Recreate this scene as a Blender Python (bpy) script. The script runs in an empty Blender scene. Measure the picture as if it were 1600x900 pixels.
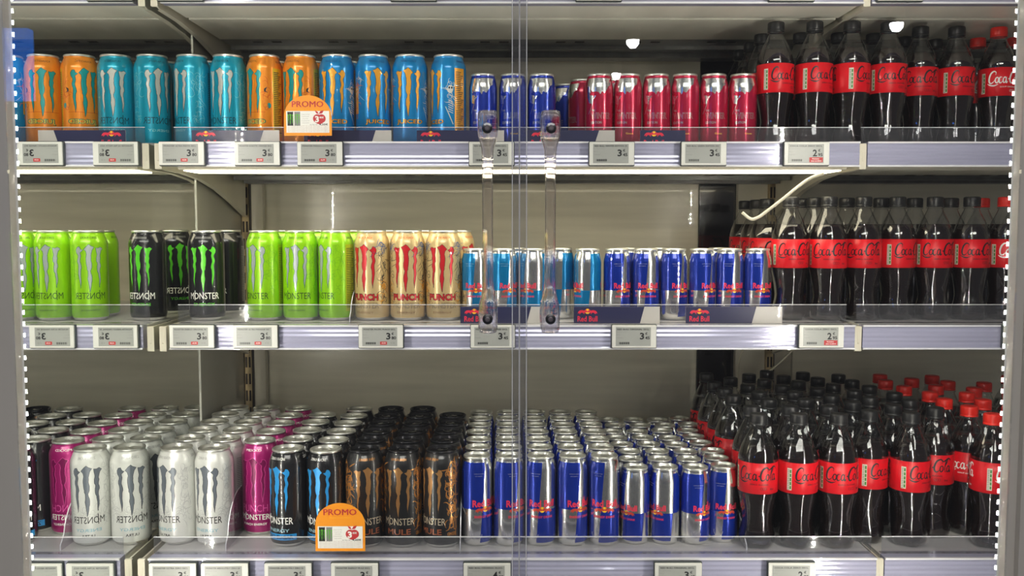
import bpy, bmesh, math, random
from mathutils import Vector
from mathutils.geometry import tessellate_polygon
random.seed(7)
SC = bpy.context.scene
COL = SC.collection
PI = math.pi
# ------------------------------------------------------------------ camera, world, exposure
FX, CX, CY, PITCH, CAMZ = 1440.0, 797.0, 450.0, math.radians(4.0), 1.35
cd = bpy.data.cameras.new('camera'); cd.sensor_width = 36.0; cd.lens = FX / 1600 * 36
cam = bpy.data.objects.new('camera', cd); COL.objects.link(cam)
cam.location = (0, 0, CAMZ); cam.rotation_euler = (PI/2 - PITCH, 0, -math.atan(3/FX)); cd.clip_start = .02
SC.camera = cam
w = bpy.data.worlds.new('world'); SC.world = w; w.use_nodes = True
w.node_tree.nodes['Background'].inputs[0].default_value = (.92, .93, 1.0, 1)
w.node_tree.nodes['Background'].inputs[1].default_value = .09
SC.view_settings.view_transform = 'Standard'; SC.view_settings.look = 'None'
SC.view_settings.exposure = 0.0; SC.view_settings.gamma = 1.0; SC.view_settings.use_curve_mapping = False
SC.cycles.transparent_max_bounces = 40
SC.cycles.max_bounces = 10
LED_STRENGTH, LAMP_STRENGTH, SPOT_STRENGTH, FILL_STRENGTH = 900.0, 6.5, 60.0, 9.0

def ray(v):                       # dir.y and dir.z of the pixel row v
    a = (CY - v) / FX
    return math.cos(PITCH) + a*math.sin(PITCH), -math.sin(PITCH) + a*math.cos(PITCH)
def PX(u, v, Y):                  # x of a pixel at distance Y
    return (u - CX) / FX / ray(v)[0] * Y
def PZ(v, Y):
    dy, dz = ray(v); return CAMZ + dz/dy*Y
def on_plane(u, v, z):            # pixel to x, y on a horizontal plane
    dy, dz = ray(v); Y = (z - CAMZ) / (dz/dy); return PX(u, v, Y), Y

# ------------------------------------------------------------------ materials
MATS = {}
def mat(name, col, rough=.4, metal=0.0, coat=0.0, emit=None, spec=.5, var=0.0, vscale=(6, 6, 6), trans=0.0, bump=0.0):
    if name in MATS: return MATS[name]
    m = bpy.data.materials.new(name); m.use_nodes = True; nt = m.node_tree; b = nt.nodes['Principled BSDF']
    b.inputs['Base Color'].default_value = (*col, 1); b.inputs['Roughness'].default_value = rough
    b.inputs['Metallic'].default_value = metal; b.inputs['Coat Weight'].default_value = coat
    b.inputs['Coat Roughness'].default_value = .03
    b.inputs['Specular IOR Level'].default_value = spec
    b.inputs['Transmission Weight'].default_value = trans
    if emit: b.inputs['Emission Color'].default_value = (*col, 1); b.inputs['Emission Strength'].default_value = emit
    if var or bump:
        tc = nt.nodes.new('ShaderNodeTexCoord'); mp = nt.nodes.new('ShaderNodeMapping'); mp.inputs['Scale'].default_value = vscale
        nz = nt.nodes.new('ShaderNodeTexNoise'); nz.inputs['Scale'].default_value = 1.0; nz.inputs['Detail'].default_value = 5
        nt.links.new(tc.outputs['Object'], mp.inputs[0]); nt.links.new(mp.outputs[0], nz.inputs['Vector'])
        if var:
            r = nt.nodes.new('ShaderNodeMapRange'); r.inputs['From Min'].default_value = .3; r.inputs['From Max'].default_value = .7
            r.inputs['To Min'].default_value = 1-var; r.inputs['To Max'].default_value = 1+var*.5
            mx = nt.nodes.new('ShaderNodeMix'); mx.data_type = 'RGBA'; mx.blend_type = 'MULTIPLY'; mx.inputs[0].default_value = 1
            mx.inputs[6].default_value = (*col, 1)
            nt.links.new(nz.outputs[0], r.inputs['Value']); nt.links.new(r.outputs[0], mx.inputs[7]); nt.links.new(mx.outputs[2], b.inputs['Base Color'])
        if bump:
            bp = nt.nodes.new('ShaderNodeBump'); bp.inputs['Strength'].default_value = bump; bp.inputs['Distance'].default_value = .002
            nt.links.new(nz.outputs[0], bp.inputs['Height']); nt.links.new(bp.outputs[0], b.inputs['Normal'])
    MATS[name] = m; return m
def clear_mat(name, tint=(.97, .97, .98), gloss=1.0, rough=.02, ior=1.5, milky=0.0):
    """thin clear plastic or glass: see-through, with Fresnel reflections"""
    m = bpy.data.materials.new(name); m.use_nodes = True; nt = m.node_tree; nt.nodes.clear()
    o = nt.nodes.new('ShaderNodeOutputMaterial'); t = nt.nodes.new('ShaderNodeBsdfTransparent'); t.inputs[0].default_value = (*tint, 1)
    g = nt.nodes.new('ShaderNodeBsdfGlossy'); g.inputs['Roughness'].default_value = rough
    f = nt.nodes.new('ShaderNodeFresnel'); ge = nt.nodes.new('ShaderNodeNewGeometry'); im = nt.nodes.new('ShaderNodeMapRange')
    im.inputs['To Min'].default_value = ior; im.inputs['To Max'].default_value = 1/ior   # same reflectance from both faces of the thin sheet
    nt.links.new(ge.outputs['Backfacing'], im.inputs['Value']); nt.links.new(im.outputs[0], f.inputs[0])
    k = nt.nodes.new('ShaderNodeMath'); k.operation = 'MULTIPLY'; k.inputs[1].default_value = gloss; k.use_clamp = True
    mx = nt.nodes.new('ShaderNodeMixShader'); nt.links.new(f.outputs[0], k.inputs[0]); nt.links.new(k.outputs[0], mx.inputs[0])
    base = t
    if milky:
        d = nt.nodes.new('ShaderNodeBsdfDiffuse'); d.inputs[0].default_value = (.85, .86, .9, 1)
        m2 = nt.nodes.new('ShaderNodeMixShader'); m2.inputs[0].default_value = milky
        nt.links.new(t.outputs[0], m2.inputs[1]); nt.links.new(d.outputs[0], m2.inputs[2]); base = m2
    nt.links.new(base.outputs[0], mx.inputs[1]); nt.links.new(g.outputs[0], mx.inputs[2]); nt.links.new(mx.outputs[0], o.inputs[0])
    MATS[name] = m; return m
GLASS = clear_mat('door_glass', (.99, .995, .99), 1.0, .0)
ACRYL = clear_mat('clear_acrylic', (.90, .90, .93), 1.8, .04, 1.5, .025)
PET = clear_mat('clear_pet', (.93, .94, .95), 2.2, .035, 1.5, 0)
EDGE = mat('acrylic_edge', (.80, .80, .84), .1, 0, 1)
CREAM = mat('cream_steel', (.68, .64, .52), .35, .0, .3, var=.15, vscale=(8, 8, 2))
GREYW = mat('grey_panel', (.80, .76, .62), .22, .0, .5, var=.12, vscale=(2.5, 3, 40), bump=.08)
PLASTW = mat('end_panel', (.42, .41, .37), .25, 0, .4, var=.08)
DARKP = mat('black_gloss', (.012, .010, .012), .12, 0, .6)
UNDER = mat('shelf_steel', (.90, .88, .76), .4, .1, .2, var=.12, vscale=(14, 3, 3))
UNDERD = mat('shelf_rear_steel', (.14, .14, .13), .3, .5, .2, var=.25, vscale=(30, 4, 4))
DECK = mat('deck_white', (.62, .61, .58), .35, 0, .3)
SLOT = mat('slot_dark', (.02, .012, .008), .6)
RUST = mat('upright_rust', (.50, .38, .20), .6, .2, var=.5, vscale=(60, 60, 30))
RAILM = mat('rail_plastic', (.49, .49, .66), .16, .25, .6, var=.12, vscale=(3, 3, 160))
ALU = mat('frame_aluminium', (.55, .52, .49), .4, .15, var=.08, vscale=(5, 5, 1))
SILVER = mat('bare_can_metal', (.88, .88, .86), .2, 1.0)
LIDM = mat('lid_metal', (.90, .90, .84), .3, .9)
LIDK = mat('lid_black', (.03, .03, .035), .22, .7)
BLACKT = mat('ink_black', (.012, .012, .015), .4)
WHITET = mat('ink_white', (.85, .84, .80), .35)
TAGF = mat('tag_frame', (.70, .70, .66), .35)
TAGB = mat('tag_bezel', (.03, .04, .04), .4)
TAGS = mat('tag_screen', (.37, .38, .36), .25)
REDT = mat('ink_red', (.50, .03, .035), .4)
GREYT = mat('ink_grey', (.22, .22, .22), .5)
NAVY = mat('strip_navy', (.028, .03, .085), .3, 0, .5)
STRIPC = mat('strip_cream', (.55, .53, .50), .35, 0, .3)
ORNG = mat('promo_orange', (.86, .30, .008), .45)
SUN = mat('sun_yellow', (.95, .55, .02), .35)
RBRED = mat('bull_red', (.75, .03, .07), .35)
BLUEL = mat('can_green_print', (.10, .45, .02), .35)

# ------------------------------------------------------------------ object helpers
def meta(o, label=None, cat=None, group=None, kind=None):
    if label: o['label'] = label
    if cat: o['category'] = cat
    if group: o['group'] = group
    if kind: o['kind'] = kind
    return o
def empty(name, loc, label=None, cat=None, group=None):
    o = bpy.data.objects.new(name, None); o.empty_display_size = .02; COL.objects.link(o); o.location = loc
    return meta(o, label, cat, group)
class MB:
    """collects polygons with material slots; build() links them as one mesh object"""
    def __init__(s): s.v = []; s.f = []; s.m = []; s.sm = []; s.mats = []
    def mi(s, m):
        if m not in s.mats: s.mats.append(m)
        return s.mats.index(m)
    def poly(s, pts, m, smooth=False):
        b = len(s.v); s.v += [tuple(p) for p in pts]; s.f.append(tuple(range(b, b+len(pts)))); s.m.append(s.mi(m)); s.sm.append(smooth)
    def grid(s, rows, m, smooth=True, wrap=False):
        n = len(rows[0]); b = len(s.v)
        for r in rows: s.v += [tuple(p) for p in r]
        k = s.mi(m)
        for i in range(len(rows)-1):
            for j in range(n if wrap else n-1):
                j2 = (j+1) % n
                s.f.append((b+i*n+j, b+i*n+j2, b+(i+1)*n+j2, b+(i+1)*n+j)); s.m.append(k); s.sm.append(smooth)
    def box(s, x0, x1, y0, y1, z0, z1, m, bev=0):
        if bev:
            pts = lambda x0, x1, y0, y1, z: [(x0, y0, z), (x1, y0, z), (x1, y1, z), (x0, y1, z)]
            rows = [pts(x0+bev, x1-bev, y0+bev, y1-bev, z0), pts(x0, x1, y0, y1, z0+bev), pts(x0, x1, y0, y1, z1-bev), pts(x0+bev, x1-bev, y0+bev, y1-bev, z1)]
            s.grid(rows, m, False, True); s.poly(rows[0][::-1], m); s.poly(rows[3], m); return
        c = [(x0, y0, z0), (x1, y0, z0), (x1, y1, z0), (x0, y1, z0), (x0, y0, z1), (x1, y0, z1), (x1, y1, z1), (x0, y1, z1)]
        b = len(s.v); s.v += c; k = s.mi(m)
        for f in ((0, 3, 2, 1), (4, 5, 6, 7), (0, 1, 5, 4), (1, 2, 6, 5), (2, 3, 7, 6), (3, 0, 4, 7)):
            s.f.append(tuple(b+i for i in f)); s.m.append(k); s.sm.append(False)
    def lathe(s, prof, m, n=40, mod=None, smooth=True):
        rows = []
        for r, z in prof:
            rows.append([((r + (mod(z, 2*PI*i/n) if mod else 0))*math.sin(2*PI*i/n), -(r + (mod(z, 2*PI*i/n) if mod else 0))*math.cos(2*PI*i/n), z) for i in range(n)])
        s.grid(rows, m, smooth, True)
    def build(s, name, parent=None, loc=None):
        me = bpy.data.meshes.new(name); me.from_pydata(s.v, [], s.f)
        for m in s.mats: me.materials.append(m)
        me.polygons.foreach_set('material_index', s.m); me.polygons.foreach_set('use_smooth', s.sm); me.update()
        o = bpy.data.objects.new(name, me); COL.objects.link(o)
        if parent: o.parent = parent
        if loc: o.location = loc
        return o
def tube(name, pts, r, m, parent=None, n=10):
    b = MB(); P = [Vector(p) for p in pts]; rows = []; up = Vector((0.1, 0.3, 1)).normalized()
    for i, p in enumerate(P):
        t = (P[min(i+1, len(P)-1)] - P[max(i-1, 0)]).normalized(); a = t.cross(up).normalized(); c = t.cross(a)
        rows.append([p + (a*math.cos(2*PI*j/n) + c*math.sin(2*PI*j/n))*r for j in range(n)])
    b.grid(rows, m, True, True); b.poly(rows[0][::-1], m); b.poly(rows[-1], m)
    return b.build(name, parent)
def smooth_pts(pts, k=6):
    P = [pts[0]] + list(pts) + [pts[-1]]; out = []
    for i in range(1, len(P)-2):
        for j in range(k):
            t = j/k; o = []
            for d in range(len(pts[0])):
                a, b, c, e = P[i-1][d], P[i][d], P[i+1][d], P[i+2][d]
                o.append(.5*(2*b + (c-a)*t + (2*a-5*b+4*c-e)*t*t + (3*b-a-3*c+e)*t**3))
            out.append(tuple(o))
    out.append(tuple(pts[-1])); return out

# ------------------------------------------------------------------ flat artwork (millimetres): lists of convex polygons
_tc = {}
def text_tris(s, bold=0.0):
    if (s, bold) in _tc: return _tc[(s, bold)]
    cu = bpy.data.curves.new('t', 'FONT'); cu.body = s; cu.resolution_u = 2; cu.offset = bold
    ob = bpy.data.objects.new('t', cu); COL.objects.link(ob)
    me = bpy.data.meshes.new_from_object(ob.evaluated_get(bpy.context.evaluated_depsgraph_get()))
    me.calc_loop_triangles(); V = [(v.co.x, v.co.y) for v in me.vertices]
    T = [[V[i] for i in t.vertices] for t in me.loop_triangles]
    bpy.data.objects.remove(ob); bpy.data.curves.remove(cu); bpy.data.meshes.remove(me)
    xs = [p[0] for t in T for p in t]; ys = [p[1] for t in T for p in t]
    x0, x1, y0, y1 = min(xs), max(xs), min(ys), max(ys)
    T = [[((p[0]-x0)/(x1-x0) - .5, (p[1]-y0)/(y1-y0) - .5) for p in t] for t in T]
    _tc[(s, bold)] = T; return T
def text(s, cx, cy, wd, h, bold=0.0):
    if 'M' in s and bold:                      # the built-in M breaks when offset: thicken it by doubling instead
        n = len(s)*.62; k = bold*wd/n*.8; out = []
        for dx, dy in ((-k, 0), (k, 0), (0, bold*h*.6), (0, -bold*h*.6)): out += xf(text(s, cx, cy, wd, h), 1, 1, dx, dy)
        return out
    return [[(cx + p[0]*wd, cy + p[1]*h) for p in t] for t in text_tris(s, bold)]
def fill(poly):
    T = tessellate_polygon([[Vector((x, y, 0)) for x, y in poly]])
    return [[poly[i] for i in t] for t in T]
def rect(x0, x1, y0, y1): return [[(x0, y0), (x1, y0), (x1, y1), (x0, y1)]]
def ell(cx, cy, rx, ry, n=16): return [[(cx+rx*math.cos(2*PI*i/n), cy+ry*math.sin(2*PI*i/n)) for i in range(n)]]
def stroke(pts, wd, taper=False, closed=False):
    P = list(pts) + ([pts[0]] if closed else []); out = []
    n = len(P); L = []; R = []
    for i, p in enumerate(P):
        a = P[i-1] if i > 0 else (P[-2] if closed else p); b = P[i+1] if i < n-1 else (P[1] if closed else p)
        dx, dy = b[0]-a[0], b[1]-a[1]; d = math.hypot(dx, dy) or 1
        k = wd/2 * (max(.25, math.sin(PI*(i+.5)/n)) if taper else 1)
        L.append((p[0]-dy/d*k, p[1]+dx/d*k)); R.append((p[0]+dy/d*k, p[1]-dx/d*k))
    for i in range(n-1): out.append([L[i], L[i+1], R[i+1], R[i]])
    return out
def xf(T, sx=1, sy=1, ox=0, oy=0, shear=0): return [[(x*sx + y*shear + ox, y*sy + oy) for x, y in t] for t in T]

CLAWS = [
 [(-27,-7),(-22,-4),(-17,-6),(-12,-5),(-13,-11),(-14.5,-17),(-13,-27),(-15,-36),(-14,-46),(-16.5,-56),(-18,-79),(-20.5,-62),(-19,-50),(-21.5,-40),(-20,-28),(-21,-17),(-23,-11)],
 [(-10,-4),(-4,-2),(0,1),(4,-2),(10,-8),(6,-11),(4.5,-17),(6,-28),(5,-38),(2.5,-48),(3.5,-62),(0,-87),(-3,-70),(-4.5,-60),(-1.5,-48),(-4.5,-38),(-3,-26),(-4,-16),(-6,-9)],
 [(10.5,-9),(15,-8),(17.5,-3),(22,-4),(25,-9),(24,-14),(20.5,-19),(22.5,-30),(20,-40),(21,-52),(19,-64),(16.5,-80),(15.5,-64),(16,-52),(14,-42),(17,-31),(15,-20),(16.5,-14)]]
def claw_art(cx, top, s=1.0, wd=.95):
    f = []; o = []
    for c in CLAWS:
        mx_ = sum(q[0] for q in c)/len(c); c = [(mx_ + (x-mx_)*.92, y) for x, y in c]; jr = random.Random(len(c)); c2_ = []
        for i in range(len(c)):
            (x0_, y0_), (x1_, y1_) = c[i], c[(i+1) % len(c)]; c2_.append(c[i])
            if abs(y1_-y0_) > 7:
                for t_ in (.33, .66): c2_.append((x0_+(x1_-x0_)*t_+jr.uniform(-.9, .9), y0_+(y1_-y0_)*t_))
        c = c2_
        p = [(cx + x*s*wd, top + y*s) for x, y in c]; f += fill(p); o += stroke(p, 1.5*s, closed=True)
    return f, o
def swirl(cx, cy, s, n, m_w=.8, seed=1):
    r = random.Random(seed); out = []
    for i in range(n):
        x, y, a = cx + r.uniform(-.5, .5)*s[0], cy + r.uniform(-.5, .5)*s[1], r.uniform(0, 2*PI); p = [(x, y)]; k = r.uniform(-.8, .8)
        for j in range(7): a += k; x += 2.2*math.cos(a); y += 2.8*math.sin(a); p.append((x, y))
        out += stroke(p, m_w, True)
    return out
def bull(cx, cy, s, flip=1):
    P = [(0,0),(3,2.4),(7,3),(11,2.2),(14,3.4),(15.5,5.2),(16,3.6),(15.2,2),(17.5,1.5),(18.5,-.5),(16,-1.6),(13,-1.4),(11,-3),(12.5,-5),(10.6,-4.6),(9,-2.2),(5.5,-2),(3,-4.6),(1.5,-4.8),(2.2,-2.2),(-1.5,-4)]
    return fill([(cx + flip*(x-17.6)*s, cy + y*s) for x, y in P])
def bulls(cx, cy, s):
    """two facing bulls in front of a sun: red art, yellow art"""
    return bull(cx-.3*s, cy, s, 1) + bull(cx+.3*s, cy, s, -1), ell(cx, cy+.6*s, 5.2*s, 5.2*s)
def script_cola():
    """flowing script word, 0..96 wide"""
    S = []
    def st(pts, wdt=2.2, tp=True): S.extend(stroke(smooth_pts(pts, 4), wdt*(1.3 if tp else 1), tp))
    st([(17, 20), (18, 26), (12, 28.5), (5, 23), (1, 13), (1, 4), (5, -.5), (11, 2), (16, 8)], 3.4)
    st([(-4, -1), (4, -5), (14, -6.5), (24, -3)], 2.6)
    for x in (18,): st([(x+3, 14), (x-1, 10), (x-1, 3), (x+2, 0), (x+6, 4), (x+6.5, 11), (x+3, 14)], 2.6, False)
    st([(34, 13), (29, 14), (26, 8), (27, 1), (31, 0), (36, 5)], 2.6)
    for x in (37,):
        st([(x+7, 11), (x+4, 14), (x, 10), (x-.5, 3), (x+2, 0), (x+6, 4), (x+7.5, 12)], 2.5, False); st([(x+8.5, 14.5), (x+7, 5), (x+8.5, 0), (x+12, 4)], 3.2)
    S.extend(rect(50, 53.5, 8, 11))
    D = len(S)
    x = 65; st([(x+3, 14), (x-1, 10), (x-1, 3), (x+2, 0), (x+6, 4), (x+6.5, 11), (x+3, 14)], 2.6, False)
    x = 82; st([(x+7, 11), (x+4, 14), (x, 10), (x-.5, 3), (x+2, 0), (x+6, 4), (x+7.5, 12)], 2.5, False); st([(x+8.5, 14.5), (x+7, 5), (x+8.5, 0), (x+12, 4)], 3.2)
    st([(68, 19), (70, 26), (64, 29), (55, 24), (50, 13), (50, 4), (54, -.5), (60, 2), (64, 7)], 3.6)
    st([(64, 29), (72, 24), (78, 27), (86, 31), (92, 28), (90, 24)], 2.8)
    st([(74, 5), (78, 15), (84, 26), (82, 30), (79, 22), (76, 8), (77, 0), (82, 4)], 2.4)
    return S[:D] + xf(S[D:], 1, 1, 6)

def clip(q, ax, lim, sg):
    r = []
    for i in range(len(q)):
        A, B = q[i], q[(i+1) % len(q)]; da, db = (A[ax]-lim)*sg, (B[ax]-lim)*sg
        if da >= 0: r.append(A)
        if da*db < 0: t = da/(da-db); r.append((A[0]+(B[0]-A[0])*t, A[1]+(B[1]-A[1])*t))
    return r
def wrap_art(b, art, m, rfun, off, rot=0.0):
    """lay convex flat polygons (mm) round a lathe body; 2.5 mm strips so they follow the curve"""
    ST = 2.5
    zb = [z*1000 for z in getattr(rfun, 'breaks', [])]
    cut = []
    for poly in art:
        zs = [p[1] for p in poly]; bk = [z for z in zb if min(zs) < z < max(zs)]
        for lo_, hi_ in zip([-1e9]+bk, bk+[1e9]):
            q = clip(clip(poly, 1, lo_, 1), 1, hi_, -1)
            if len(q) > 2: cut.append(q)
    for pi_, poly in enumerate(cut):
        xs = [p[0] for p in poly]; lo = math.floor(min(xs)/ST); hi = math.ceil(max(xs)/ST)
        for k in range(lo, max(hi, lo+1)):
            q = poly
            q = clip(clip(q, 0, k*ST, 1), 0, (k+1)*ST, -1)
            if len(q) < 3: continue
            area = sum(q[i][0]*q[(i+1) % len(q)][1]-q[(i+1) % len(q)][0]*q[i][1] for i in range(len(q)))
            if abs(area) < 1e-4: continue
            if area < 0: q = q[::-1]
            P = []
            for x, z in q:
                R = rfun(z/1000) ; th = x/1000/RB['r'] + rot; R2 = R + off + (pi_ % 40)*2.2e-6     # overlapping ink never lies in one plane
                P.append((R2*math.sin(th), -R2*math.cos(th), z/1000))
            b.poly(P, m)
RB = {'r': .033}

def prof_fun(prof):
    def f(z):
        for i in range(len(prof)-1):
            (r0, z0), (r1, z1) = prof[i], prof[i+1]
            if z0 <= z <= z1 and z1 > z0: return r0 + (r1-r0)*(z-z0)/(z1-z0)
        return prof[0][0]
    f.breaks = sorted({z for r, z in prof})
    return f
# ------------------------------------------------------------------ cans
def can_body_prof(h, R, rn):
    return [(R*.70, .0015), (R*.78, 0), (R*.84, .001), (R*.95, .006), (R*.995, .011), (R, .015), (R, h-.026), (R*.995, h-.0235), (R*.96, h-.018), (rn*1.03, h-.008), (rn*.985, h-.0055), (rn, h-.004)]
def make_can(proto_name, h, R, rn, base, arts, lid=LIDM, rbot=None):
    """arts: list of (polygons, material, layer)"""
    root = empty('energy_drink_can', (0, 0, -5)); RB['r'] = R
    prof = can_body_prof(h, R, rn); b = MB()
    b.lathe(prof[:4], SILVER, 40); b.lathe(prof[3:], base, 40); b.poly([(R*.7*math.sin(2*PI*i/16), R*.7*math.cos(2*PI*i/16), .0015) for i in range(16)], SILVER)
    f = prof_fun(prof)
    for art, m, lay in arts: wrap_art(b, art, m, f, .00012*lay)
    b.build('can_body', root)
    l = MB()
    l.lathe([(rn, h-.004), (rn*1.02, h-.003), (rn*1.02, h-.0008), (rn*.985, h), (rn*.94, h-.0008), (rn*.90, h-.005), (rn*.84, h-.0065), (rn*.80, h-.0045), (.0004, h-.0042)], lid, 32)
    # opening score line
    l.grid([[(rn*.42*math.sin(2*PI*i/16)*k, -rn*.36 - rn*.30*math.cos(2*PI*i/16)*k, h-.0041 + (.0004 if k < 1 else 0)) for i in range(16)] for k in (1, .93)], lid, False, True)
    lo = l.build('lid', root)
    t = MB(); z = h-.0036
    ring = lambda rx, ry, cy, zz: [(rx*math.sin(2*PI*i/16), cy - ry*math.cos(2*PI*i/16), zz) for i in range(16)]
    t.grid([ring(.0078, .0118, .003, z), ring(.0078, .0118, .003, z+.0012), ring(.0060, .0060, .0070, z+.0012), ring(.0060, .0060, .0070, z)], lid, False, True)
    t.poly([( .0062*math.sin(2*PI*i/12), -.004 - .0050*math.cos(2*PI*i/12), z+.0014) for i in range(12)], lid)
    t.build('pull_tab', lo)
    return root

TOPT = lambda s, wd, z=154.5, h=4.0: text(s, 0, z, wd, h, .01)
def paint(name, col, rough=.28, metal=.35): return mat('paint_'+name, col, rough, metal, .8)
def ink(name, col, rough=.32, metal=0.2): return mat('print_'+name, col, rough, metal, .8)
def monster(name, base, claw, outl, word='MONSTER', wordm=None, extra=(), lid=LIDM, top=None, topm=None):
    A = []; f, o = claw_art(0, 141)
    if outl: A.append((o, outl, 1))
    A.append((f, claw, 2))
    if word: A.append((text(word, 0, 47, 56, 12, .006), wordm, 1)); A.append((stroke([(-17.2, 39), (-16.8, 57)], 1.4), wordm, 2))
    if top: A.append((TOPT(top, 32), topm, 1)); A.append((xf(TOPT(top, 32), 1, 1, 70), topm, 1)); A.append((xf(TOPT(top, 32), 1, 1, -70), topm, 1))
    A += list(extra)
    return make_can(name, .168, .033, .0268, base, A, lid)
def facts(m_bg, m_ink, x0=62, x1=90):
    """small-print panel round the side of a can"""
    L = []
    for i in range(34): L += rect(x0+2, x1-2-((i*7) % 9), 25+i*3.3, 26.3+i*3.3)
    return [(rect(x0, x1, 18, 142), m_bg, 1), (L, m_ink, 2)] if m_bg else [(L, m_ink, 2)]
K = BLACKT; WT = WHITET
gold = ink('gold_orange', (.80, .36, .02)); teal = ink('teal', (.0, .27, .27)); stl = ink('silver', (.62, .64, .64), .25, .7)
def juiced(m, mo, sh=1.0): return [(text('JUICED', 2, 44, 52, 11, .06), mo, 1), (text('JUICED', 2, 44, 50, 9.6, .015), m, 2)]
PROTO = {}
skel = ink('bone', (.70, .72, .66))
PROTO['mango'] = monster('mango', paint('sky_blue', (.0, .24, .58)), gold, K, None, None,
    juiced(gold, K) + facts(gold, K, 48, 70) + [(swirl(40, 100, (10, 30), 22, .9, 3), skel, 1), (ell(40, 104, 5.5, 7), skel, 1), (ell(38, 106, 1.6, 2)+ell(42.5, 106, 1.6, 2), K, 2),
    ([r for i in range(6) for r in stroke([(36, 84-i*4), (45, 80-i*4)], 1.3)], skel, 1), (stroke([(31, 72), (45, 40)], 1.6), skel, 1),
    (rect(-52, -40, 60, 110), gold, 1), (swirl(-46, 85, (12, 60), 26, 1.2, 5), ink('coral', (.75, .15, .03)), 2), (swirl(-38, 110, (10, 40), 18, .8, 6), skel, 2)], top='MANGO LOCO', topm=ink('deep_blue', (.0, .05, .25)))
PROTO['khaotic'] = monster('khaotic', paint('orange', (.82, .26, .01)), teal, K, None, None,
    [(text('JUICED', 4, 44, 54, 12, .07), ink('dark_green', (.0, .12, .08)), 1), (text('JUICED', 4, 44, 50, 9.5, .01), ink('lime_yellow', (.75, .55, .05)), 2)]
    + facts(ink('mustard', (.62, .42, .0)), K, 44, 66) + [(swirl(36, 90, (10, 50), 12, .8, 8), ink('rust', (.6, .08, .0)), 1), (ell(37, 74, 3.5, 5), teal, 1), (fill([(28, 104), (34, 108), (31, 101), (35, 97), (28, 99)]), K, 1), (stroke([(-30, 62), (30, 62)], .8), ink('rust', (.6, .08, .0)), 0.5)], top='KHAOTIC', topm=ink('brown', (.18, .06, .0)))
PROTO['fiesta'] = monster('fiesta', paint('turquoise', (.0, .33, .48), .28, .4), ink('pale_silver', (.60, .62, .56), .25, .4), K, 'MONSTER', ink('dark_teal', (.0, .06, .08)),
    [(swirl(42, 85, (14, 90), 40, .6, 11), ink('light_teal', (.25, .6, .65)), 1), (text('ENERGY', 0, 29, 40, 4.5, .01), ink('light_teal', (.25, .6, .65)), 1)] + facts(None, ink('dark_teal', (.0, .06, .08)), 62, 88), top='ULTRA FIESTA', topm=ink('dark_teal', (.0, .06, .08)))
PROTO['paradise'] = monster('paradise', paint('lime_green', (.27, .62, .0), .3, .25), ink('steel_grey', (.36, .40, .42)), ink('dark_green', (.0, .12, .08)), 'MONSTER', ink('forest', (.03, .09, .01)),
    [(swirl(36, 95, (16, 90), 40, .7, 12), ink('green_shade', (.16, .45, .0)), 1), (text('ENERGY', 0, 29, 40, 4.5, .01), ink('green_shade', (.16, .45, .0)), 1), (text('ULTRA PARADISE', 0, 20, 34, 3.2, .01), ink('forest', (.03, .09, .01)), 1)] + facts(ink('lime_yellow2', (.45, .55, .0)), ink('forest', (.03, .09, .01)), 50, 76), top='ZERO SUCRE', topm=ink('forest', (.03, .09, .01)))
gr = ink('neon_green', (.10, .62, .02)); BLK = paint('black', (.012, .012, .014), .25, .2)
PROTO['original'] = monster('original', BLK, gr, None, 'MONSTER', WT, [(text('ENERGY', 0, 31, 40, 5.5, .015), gr, 1)] + facts(None, ink('grey', (.3, .3, .3)), 60, 84), top='ooooooooo', topm=ink('grey', (.3, .3, .3)))
rd = ink('punch_red', (.58, .012, .02))
PROTO['punch'] = monster('punch', paint('champagne', (.66, .50, .24), .3, .35), rd, K, None, None,
    [(text('PUNCH', 0, 44.5, 54, 13.5, .07), K, 1), (text('PUNCH', 0, 44.5, 52, 11.5, .03), rd, 2), (text('MONSTER', 0, 29, 54, 10, .03), K, 1), (text('MONSTER', 0, 29, 53, 9, -.012), ink('sand', (.5, .38, .2)), 2), (text('ENERGY', 0, 16, 36, 4, .01), ink('tan', (.35, .18, .06)), 1),
     (swirl(38, 85, (12, 100), 46, 1.0, 21), K, 1), (swirl(-38, 85, (12, 100), 46, 1.0, 22), K, 1), (swirl(30, 138, (20, 14), 16, 1.1, 23), ink('slate_blue', (.08, .14, .3)), 2), (swirl(-36, 136, (16, 14), 12, 1.1, 24), ink('slate_blue', (.08, .14, .3)), 2), (swirl(40, 60, (10, 50), 14, 1.1, 25), gold, 2), (swirl(-40, 60, (10, 50), 14, 1.1, 26), gold, 2)],
    top='PACIFIC PUNCH', topm=ink('coral', (.75, .15, .03)))
wg = ink('pearl_grey', (.45, .46, .46))
PROTO['white'] = monster('white', paint('pearl_white', (.70, .71, .68), .3, .25), ink('gunmetal', (.13, .15, .18)), K, 'MONSTER', K,
    [(text('ENERGY', 0, 29, 44, 5.5, .02), ink('ice_blue', (.30, .50, .58)), 1), (text('ULTRA', 0, 19, 22, 4.5, .02), K, 1), (swirl(38, 95, (16, 100), 60, .7, 31), wg, 1), (swirl(-38, 95, (16, 100), 60, .7, 32), wg, 1), (swirl(0, 60, (50, 20), 16, .6, 33), wg, .5)] + facts(None, ink('grey', (.3, .3, .3)), 60, 86), top='ZERO SUCRE', topm=ink('grey', (.3, .3, .3)))
pk = ink('pink', (.85, .12, .42))
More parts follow.
